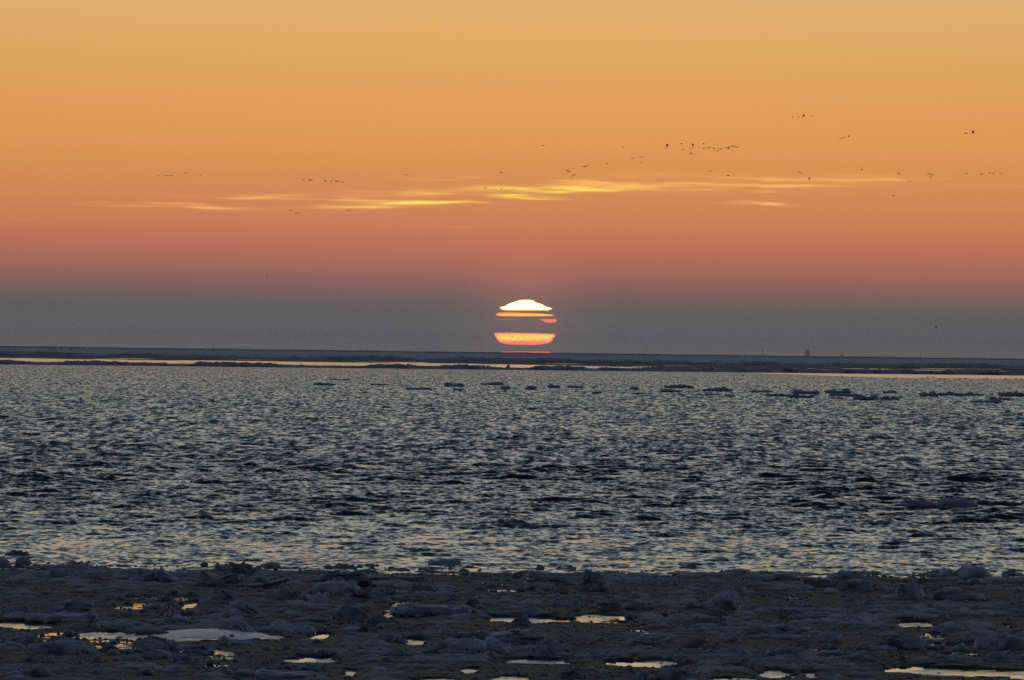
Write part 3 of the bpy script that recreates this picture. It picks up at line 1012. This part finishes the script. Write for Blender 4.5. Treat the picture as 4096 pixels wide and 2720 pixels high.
def marker(px, top_y, dist, label, topmark):
    hy = 1410 + .0125 * (px - 2048)
    k = dist / PXF
    h = CAM_H + (hy - top_y) * k
    e = tag(empty('marker_pole', (base_at(px, dist), dist, .2)), label, 'marker pole')
    put('pole', tube('pole', (0, 0, -.3), (0, 0, h), .65 * k, .5 * k), M_STEEL, e)
    if topmark:
        vv, ff = ICO[2]
        put('topmark', mesh_np('topmark', vv * 2.0 * k + np.array([0, 0, h]), ff), M_STEEL, e)
    return e
marker(3681, 1415, 9000, 'thin dark marker pole with ball top standing on the ice at far right', True)
marker(2981, 1409, 9500, 'short dark marker pole on the horizon between sun and tower', False)
marker(852, 1381, 9000, 'lone thin marker pole on the horizon at left', True)

# ------------------------------------------------------------------ the setting sun, sliced by haze and refraction
SUN_D = 70000.0
def sunpt(cx, cy):
    return 1850 + cx * .23596, 1150 + cy * .23596
M_SUN, n_, l_, b_ = new_mat('sun_fire')
n_.remove(b_)
em = n_.new('ShaderNodeEmission')
at = n_.new('ShaderNodeAttribute')
at.attribute_name = 'fire'
l_.new(at.outputs['Color'], em.inputs[0])
em.inputs[1].default_value = 1.0
l_.new(em.outputs[0], n_['Material Output'].inputs[0])
sun_e = empty('setting_sun', air(2104, 1270, SUN_D))
tag(sun_e, 'setting sun sliced into glowing bands by haze above the ice horizon', 'sun')
def slice_mesh(name, rows, cols, rimc, seg=40, gain=1.0):
    """rows: (cy, x0, x1) from the top; each row is a round horizontal section of the sun"""
    V, F, C = [], [], []
    o = np.array(sun_e.location)
    for (cy, xa, xb), col in zip(rows, cols):
        pa = air(*sunpt(xa, cy), SUN_D)
        pb = air(*sunpt(xb, cy), SUN_D)
        c = (pa + pb) / 2 - o
        hw = (pb - pa) / 2
        a = np.linalg.norm(hw)
        fw = np.array([0, 1.0, 0])
        for k in range(seg):
            t_ = 2 * math.pi * k / seg
            V.append(c + hw * math.cos(t_) + fw * a * math.sin(t_))
            q = abs(math.cos(t_)) ** 14
            C.append([gain * (col[i] * (1 - q) + rimc[i] * q) for i in range(3)] + [1])
    nr = len(rows)
    for i in range(nr - 1):
        for k in range(seg):
            k2 = (k + 1) % seg
            F.append((i * seg + k, (i + 1) * seg + k, (i + 1) * seg + k2, i * seg + k2))
    F.append(tuple(range(seg)))
    F.append(tuple((nr - 1) * seg + k for k in range(seg - 1, -1, -1)))
    me = bpy.data.meshes.new(name)
    me.from_pydata([tuple(v) for v in V], [], F)
    ca = me.color_attributes.new('fire', 'FLOAT_COLOR', 'POINT')
    ca.data.foreach_set('color', np.array(C, np.float32).ravel())
    me.update()
    me.materials.append(M_SUN)
    return me
W_ = (4.0, 3.6, 1.35)
Yl = (2.2, 1.15, 0.12)
Or = (1.5, 0.38, 0.04)
Rd = (0.95, 0.16, 0.10)
Pk = (0.95, 0.20, 0.13)
Go = (1.0, 0.60, 0.10)
top = [(205, 1020, 1130), (212, 990, 1170), (222, 950, 1195), (232, 905, 1230), (240, 900, 1215), (255, 850, 1235), (268, 800, 1290), (285, 765, 1350), (300, 740, 1375), (318, 715, 1400),
       (328, 650, 1430), (340, 635, 1470), (355, 640, 1525), (362, 665, 1515), (372, 655, 1480), (383, 690, 1470), (390, 850, 1460)]
put('sun_cap', slice_mesh('sun_cap', top, [Or, Yl] + [W_] * 11 + [W_, W_, Yl, Or], Yl), None, sun_e)
halo = [(y_ - (9 if i < 6 else 0), a_ - 14, b_ + 14) for i, (y_, a_, b_) in enumerate(top)][:-2]
hm = slice_mesh('sun_rim_glow', halo, [(.42, .11, .06)] * 2 + [(.8, .18, .05)] * (len(halo) - 2), (.75, .17, .05))
put('sun_rim_glow', hm, None, sun_e, (0, 700, 0))
halo = [(y_ - (26 if i < 6 else 4), a_ - 40, b_ + 40) for i, (y_, a_, b_) in enumerate(top)][:-2]
put('sun_rim_glow', slice_mesh('sun_rim_glow', halo, [(.23, .11, .09)] * 3 + [(.30, .12, .09)] * (len(halo) - 3), (.28, .115, .09)), None, sun_e, (0, 1300, 0))
put('haze_gap_glow', slice_mesh('haze_gap_glow', [(391, 800, 1440), (400, 700, 1440), (412, 660, 1420), (420, 640, 1300)], [(0.42, .10, .075)] * 4, (.20, .1, .09), gain=1.25), None, sun_e)
put('sun_band', slice_mesh('sun_band', [(422, 625, 840), (428, 600, 1000), (440, 588, 1300), (455, 570, 1480), (465, 562, 1545), (475, 580, 1555), (484, 640, 1530), (490, 980, 1260)],
                           [Rd, Pk, (1.0, .35, .1), Go, (1.05, .62, .1), Go, Or, Rd], Rd, gain=1.35), None, sun_e)
put('sun_band', slice_mesh('sun_band', [(533, 560, 700), (542, 550, 960), (548, 700, 975), (554, 840, 960)], [(.38, .10, .09), (.5, .12, .09), (.5, .12, .09), (.3, .1, .09)], (.18, .1, .09), gain=1.3), None, sun_e)
put('sun_band', slice_mesh('sun_band', [(533, 1330, 1585), (542, 1300, 1600), (560, 1340, 1602), (575, 1370, 1592), (590, 1400, 1577), (597, 1440, 1520)], [(.8, .14, .1)] + [(.9, .2, .12)] * 4 + [Rd], Rd, gain=1.4), None, sun_e)
low_rows = [(768, 560, 830), (776, 542, 1200), (788, 540, 1540), (800, 542, 1565), (820, 550, 1572), (840, 565, 1560), (860, 580, 1535), (880, 585, 1530), (900, 605, 1510), (920, 615, 1500), (940, 660, 1460), (955, 720, 1400),
            (966, 800, 1340), (976, 1090, 1240)]
fine_rows, fine_cols = [], []
cols_b = [Rd, Pk, (1., .33, .12), (1., .45, .11), Go, (1, .68, .12), (1, .68, .12), (1, .6, .11), (1, .42, .12), (.97, .28, .13), Pk, Pk, Rd, Rd]
for i in range(len(low_rows) - 1):
    for k in range(3):
        q = k / 3
        r_a = [low_rows[i][j] * (1 - q) + low_rows[i + 1][j] * q for j in range(3)]
        jl, jr = random.uniform(-9, 9), random.uniform(-9, 9)
        fine_rows.append((r_a[0], r_a[1] + jl, r_a[2] + jr))
        fine_cols.append([cols_b[i][j] * (1 - q) + cols_b[i + 1][j] * q for j in range(3)])
halo = [(low_rows[0][0] - 10, 600, 1200)] + [(y_, a_ - 15, b_ + 15) for (y_, a_, b_) in low_rows[:-1]] + [(986, 900, 1300)]
put('sun_rim_glow', slice_mesh('sun_rim_glow', halo, [(.30, .12, .11)] + [(.5, .12, .09)] * (len(halo) - 2) + [(.26, .12, .11)], (.36, .11, .09), gain=1.5), None, sun_e, (0, 700, 0))
halo = [(low_rows[0][0] - 20, 600, 1300)] + [(y_, a_ - 34, b_ + 34) for (y_, a_, b_) in low_rows[:-1]] + [(1000, 900, 1300)]
put('sun_rim_glow', slice_mesh('sun_rim_glow', halo, [(.19, .12, .115)] * len(halo), (.17, .12, .115), gain=1.35), None, sun_e, (0, 1300, 0))
low_rows, cols_b = fine_rows, fine_cols
put('sun_bowl', slice_mesh('sun_bowl', low_rows, cols_b, Pk, gain=2.1), None, sun_e)
put('sun_sliver', slice_mesh('sun_sliver', [(1086, 655, 1470), (1094, 645, 1485), (1104, 650, 1490), (1116, 680, 1480)], [(.6, .08, .08), (.9, .13, .1), (.9, .13, .1), (.6, .08, .08)], (.6, .08, .08), gain=2.2), None, sun_e)

# ------------------------------------------------------------------ birds
def bird_mesh(name, inner, outer, sweep=0.12, body_l=.62):
    """one closed mesh, flying along +y, wing span about 1.2 m; wing angles in degrees up from level"""
    V, F = [], []
    def loft(rings, n):
        b0 = len(V)
        for rg_ in rings:
            V.extend(rg_)
        for i in range(len(rings) - 1):
            for k in range(n):
                k2 = (k + 1) % n
                F.append((b0 + i * n + k, b0 + i * n + k2, b0 + (i + 1) * n + k2, b0 + (i + 1) * n + k))
        F.append(tuple(b0 + k for k in range(n - 1, -1, -1)))
        F.append(tuple(b0 + (len(rings) - 1) * n + k for k in range(n)))
    rings = []
    for (y, rw, rh, z) in ((-.34, .05, .012, .01), (-.26, .045, .02, .01), (-.16, .055, .05, 0), (0, .075, .075, -.01), (.12, .07, .07, 0), (.2, .045, .048, .015), (.26, .04, .042, .025), (.31, .028, .03, .025), (.36, .008, .01, .018)):
        rings.append([(rw * math.cos(a), y * body_l / .62, z + rh * math.sin(a)) for a in [2 * math.pi * k / 8 for k in range(8)]])
    loft(rings, 8)
    for sg in (-1, 1):
        p = np.array([.03 * sg, .05, .03])
        rings = []
        secs = [(0, .22, .03)]
        pts = [p]
        ai, ao = R(inner), R(outer)
        for k in range(3):
            p = p + np.array([sg * math.cos(ai) * .085, .02, math.sin(ai) * .085])
            pts.append(p)
        for k in range(4):
            a = ai + (ao - ai) * (k + 1) / 4
            p = p + np.array([sg * math.cos(a) * .095, -sweep * .28, math.sin(a) * .095])
            pts.append(p)
        ch = [.28, .28, .27, .25, .21, .16, .10, .03]
        th = [.045, .04, .036, .032, .027, .022, .016, .008]
        for q, c, t_ in zip(pts, ch, th):
            rings.append([(q[0], q[1] + c * .4, q[2]), (q[0], q[1], q[2] + t_), (q[0], q[1] - c * .6, q[2]), (q[0], q[1], q[2] - t_)])
        loft(rings, 4)
    me = bpy.data.meshes.new(name)
    me.from_pydata([tuple(map(float, v)) for v in V], [], F)
    me.update()
    for pl in me.polygons:
        pl.use_smooth = True
    me.materials.append(M_BIRD)
    return me
POSE = {'arch': (bird_mesh('flying_bird', 24, -42), 'wings arched down'), 'vee': (bird_mesh('flying_bird', 42, 30), 'wings in a V'),
        'glide': (bird_mesh('flying_bird', 10, -10), 'gliding'), 'hook': (bird_mesh('flying_bird', -5, -70), 'wings hooked'),
        'up': (bird_mesh('flying_bird', 62, 75), 'wings held high'), 'side': (bird_mesh('flying_bird', 6, -15), 'seen side-on'),
        'down': (bird_mesh('flying_bird', -48, -66), 'wings down')}
PW = {'arch': 1.02, 'vee': .95, 'glide': 1.15, 'hook': .85, 'up': .95, 'side': .78, 'down': .85}
FLOCK = {
 'in the low row at far left': [(632, 704, 12, 'glide'), (660, 703, 11, 'vee'), (668, 702, 12, 'glide'), (677, 704, 11, 'glide'), (687, 702, 13, 'glide'), (743, 694, 14, 'arch'), (804, 700, 10, 'vee')],
 'in the row left of the golden streaks': [(1211, 719, 11, 'glide'), (1241, 721, 15, 'arch'), (1302, 725, 15, 'arch'), (1327, 726, 15, 'glide'), (1345, 726, 14, 'arch'), (1354, 727, 12, 'glide'), (1371, 731, 10, 'vee')],
 'of the three below the left streaks': [(1163, 843, 13, 'arch'), (1190, 853, 16, 'arch'), (1393, 843, 11, 'vee')],
 'of the scattered ones above the sun': [(1626, 700, 15, 'glide'), (1941, 753, 11, 'vee'), (2005, 690, 14, 'glide'), (2006, 757, 10, 'vee'), (2172, 582, 11, 'side')],
 'in the string rising right of the sun': [(2271, 682, 12, 'vee'), (2273, 687, 18, 'glide'), (2295, 700, 13, 'hook'), (2341, 666, 22, 'glide'), (2428, 655, 13, 'glide'), (2492, 591, 11, 'vee'), (2533, 634, 13, 'arch'), (2564, 652, 11, 'vee'), (2567, 630, 15, 'arch')],
 'in the upper line of the dense flock': [(2670, 578, 12, 'down'), (2727, 575, 10, 'side'), (2771, 576, 11, 'down'), (2815, 575, 8, 'side')],
 'in the lower line of the dense flock': [(2662, 594, 10, 'vee'), (2734, 600, 14, 'arch'), (2761, 598, 9, 'vee'), (2763, 617, 9, 'up'), (2771, 592, 8, 'vee'), (2794, 592, 8, 'vee'), (2814, 594, 15, 'arch'), (2836, 593, 8, 'up'), (2856, 595, 15, 'arch'), (2872, 604, 14, 'glide'), (2883, 596, 15, 'arch')],
 'at the right end of the dense flock': [(2907, 592, 13, 'arch'), (2914, 594, 9, 'up'), (2927, 587, 13, 'glide'), (2937, 586, 14, 'arch'), (2950, 590, 15, 'arch')],
 'of the two under the dense flock': [(2840, 685, 9, 'side'), (2913, 702, 10, 'side')],
 'in the topmost group of four': [(3171, 469, 7, 'side'), (3193, 469, 11, 'arch'), (3214, 465, 12, 'up'), (3249, 464, 11, 'hook')],
 'in the upper right group of three': [(3365, 553, 10, 'hook'), (3377, 550, 9, 'hook'), (3395, 548, 9, 'up')],
 'of the three above the right streaks': [(3198, 689, 12, 'hook'), (3238, 717, 9, 'up'), (3448, 678, 10, 'side')],
 'of the pair high at far right': [(3865, 533, 12, 'side'), (3892, 532, 12, 'up')],
 'in the loose row at far right': [(3574, 783, 8, 'side'), (3594, 694, 14, 'glide'), (3637, 728, 9, 'vee'), (3720, 696, 12, 'hook'), (3723, 710, 12, 'vee'), (3866, 696, 12, 'vee'), (3928, 697, 14, 'arch'), (3959, 692, 7, 'side'), (3975, 695, 12, 'vee'), (4001, 694, 10, 'glide')],
 'of the three low over the right horizon': [(3680, 1352, 9, 'vee'), (3744, 1313, 8, 'up'), (3762, 1353, 6, 'side')],
 'of three skimming the ice at far left': [(246, 1394, 11, 'glide'), (284, 1396, 11, 'side'), (312, 1394, 11, 'arch')],
}
def fly(px, py, wpx, pose, label, group, dist=None):
    me, _ = POSE[pose]
    dist = dist or random.uniform(1500, 2300)
    sca = wpx / PXF * dist / PW[pose]
    yaw = random.choice([-1, 1]) * random.uniform(.15, .7)
    if pose in ('side',):
        yaw = random.choice([-1, 1]) * random.uniform(1.35, 1.75)
    if pose in ('up', 'down'):
        yaw = random.choice([-1, 1]) * random.uniform(.8, 1.3)
    o = put('flying_bird', me, None, None, air(px, py, dist), (random.uniform(-.15, .2), random.uniform(-.3, .3), yaw), (sca, sca, sca))
    tag(o, label, 'bird', group)
    return o
for where, lst in FLOCK.items():
    lst.sort()
    for i, (px, py, w, pose) in enumerate(lst):
        fly(px, py, w * (1.7 if px > 3500 else 1.5), pose, f'bird, {POSE[pose][1]}, {ORD[i]} from left {where}', f'birds {where}', 1350 if 'skimming' in where else None)
fly(1067, 1102, 9, 'side', 'lone dark bird dash low in the mauve haze at left', 'single birds')
fly(1967, 1393, 12, 'arch', 'faint bird just left of the sun above the horizon', 'single birds')
fly(4069, 1768, 32, 'hook', 'large dark bird flying over the open water at the right edge', 'single birds', 520)

# water birds sitting on the sea and standing on the ice rim
def duck_mesh():
    V, F = [], []
    rings = []
    for (y, z, rw, rh) in ((-.33, .17, .01, .01), (-.26, .15, .06, .04), (-.12, .11, .12, .10), (.05, .10, .13, .12), (.18, .13, .10, .11), (.24, .22, .055, .06), (.27, .31, .045, .05), (.29, .37, .055, .055), (.35, .385, .045, .04), (.41, .375, .02, .015), (.46, .365, .008, .006)):
        rings.append([(rw * math.cos(a), y, z + rh * math.sin(a)) for a in [2 * math.pi * k / 10 for k in range(10)]])
    for q in rings:
        V.extend(q)
    for i in range(len(rings) - 1):
        for k in range(10):
            k2 = (k + 1) % 10
            F.append((i * 10 + k, i * 10 + k2, (i + 1) * 10 + k2, (i + 1) * 10 + k))
    F.append(tuple(range(9, -1, -1)))
    F.append(tuple((len(rings) - 1) * 10 + k for k in range(10)))
    me = bpy.data.meshes.new('swimming_bird')
    me.from_pydata(V, [], F)
    me.update()
    for pl in me.polygons:
        pl.use_smooth = True
    me.materials.append(M_BIRD)
    return me
DUCK = duck_mesh()
SWIM = [(2974, 1503), (3369, 1511), (3411, 1513), (3553, 1519), (3583, 1517), (3710, 1512), (3733, 1512), (3757, 1518), (3777, 1518), (3839, 1519), (3863, 1517), (3937, 1519), (3949, 1517), (4023, 1517), (4063, 1518), (4087, 1520)]
for i, (px, py) in enumerate(SWIM):
    g = ground(px, py)
    k = 1.1 * g[1] / 1700
    o = put('swimming_bird', DUCK, None, None, (g[0], g[1], .02), (0, 0, random.choice([-1, 1]) * random.uniform(1.2, 1.9)), (k, k, k))
    tag(o, f'tiny dark water bird on the bright strip at right, {ORD[i]} from left', 'bird', 'water birds along the bright strip')
for i in range(10):
    px = 3583 + i * 10 + random.uniform(-2, 2)
    g = ground(px, 1472 + .0125 * (px - 3630))
    k = 1.5
    o = put('resting_bird', DUCK, None, None, (g[0], g[1], .10), (0, 0, random.choice([-1, 1]) * random.uniform(1.2, 1.9)), (k, k, k))
    tag(o, f'dark bird resting in the far row on the slush, {ORD[i]} from left', 'bird', 'birds resting on the far slush')

# ------------------------------------------------------------------ haze
hb = box_mesh('haze', -42000, 42000, -42000, 42000, -2.0, 105.0)
hm_, n_, l_, b_ = new_mat('haze_air')
n_.remove(b_)
pv = n_.new('ShaderNodeVolumePrincipled')
pv.inputs['Color'].default_value = (0.97, 0.98, 1.0, 1)
pv.inputs['Density'].default_value = 2.0e-5
pv.inputs['Anisotropy'].default_value = 0.0
l_.new(pv.outputs[0], n_['Material Output'].inputs['Volume'])
tag(put('haze', hb, hm_), 'thin pale haze over sea and ice', kind='stuff')
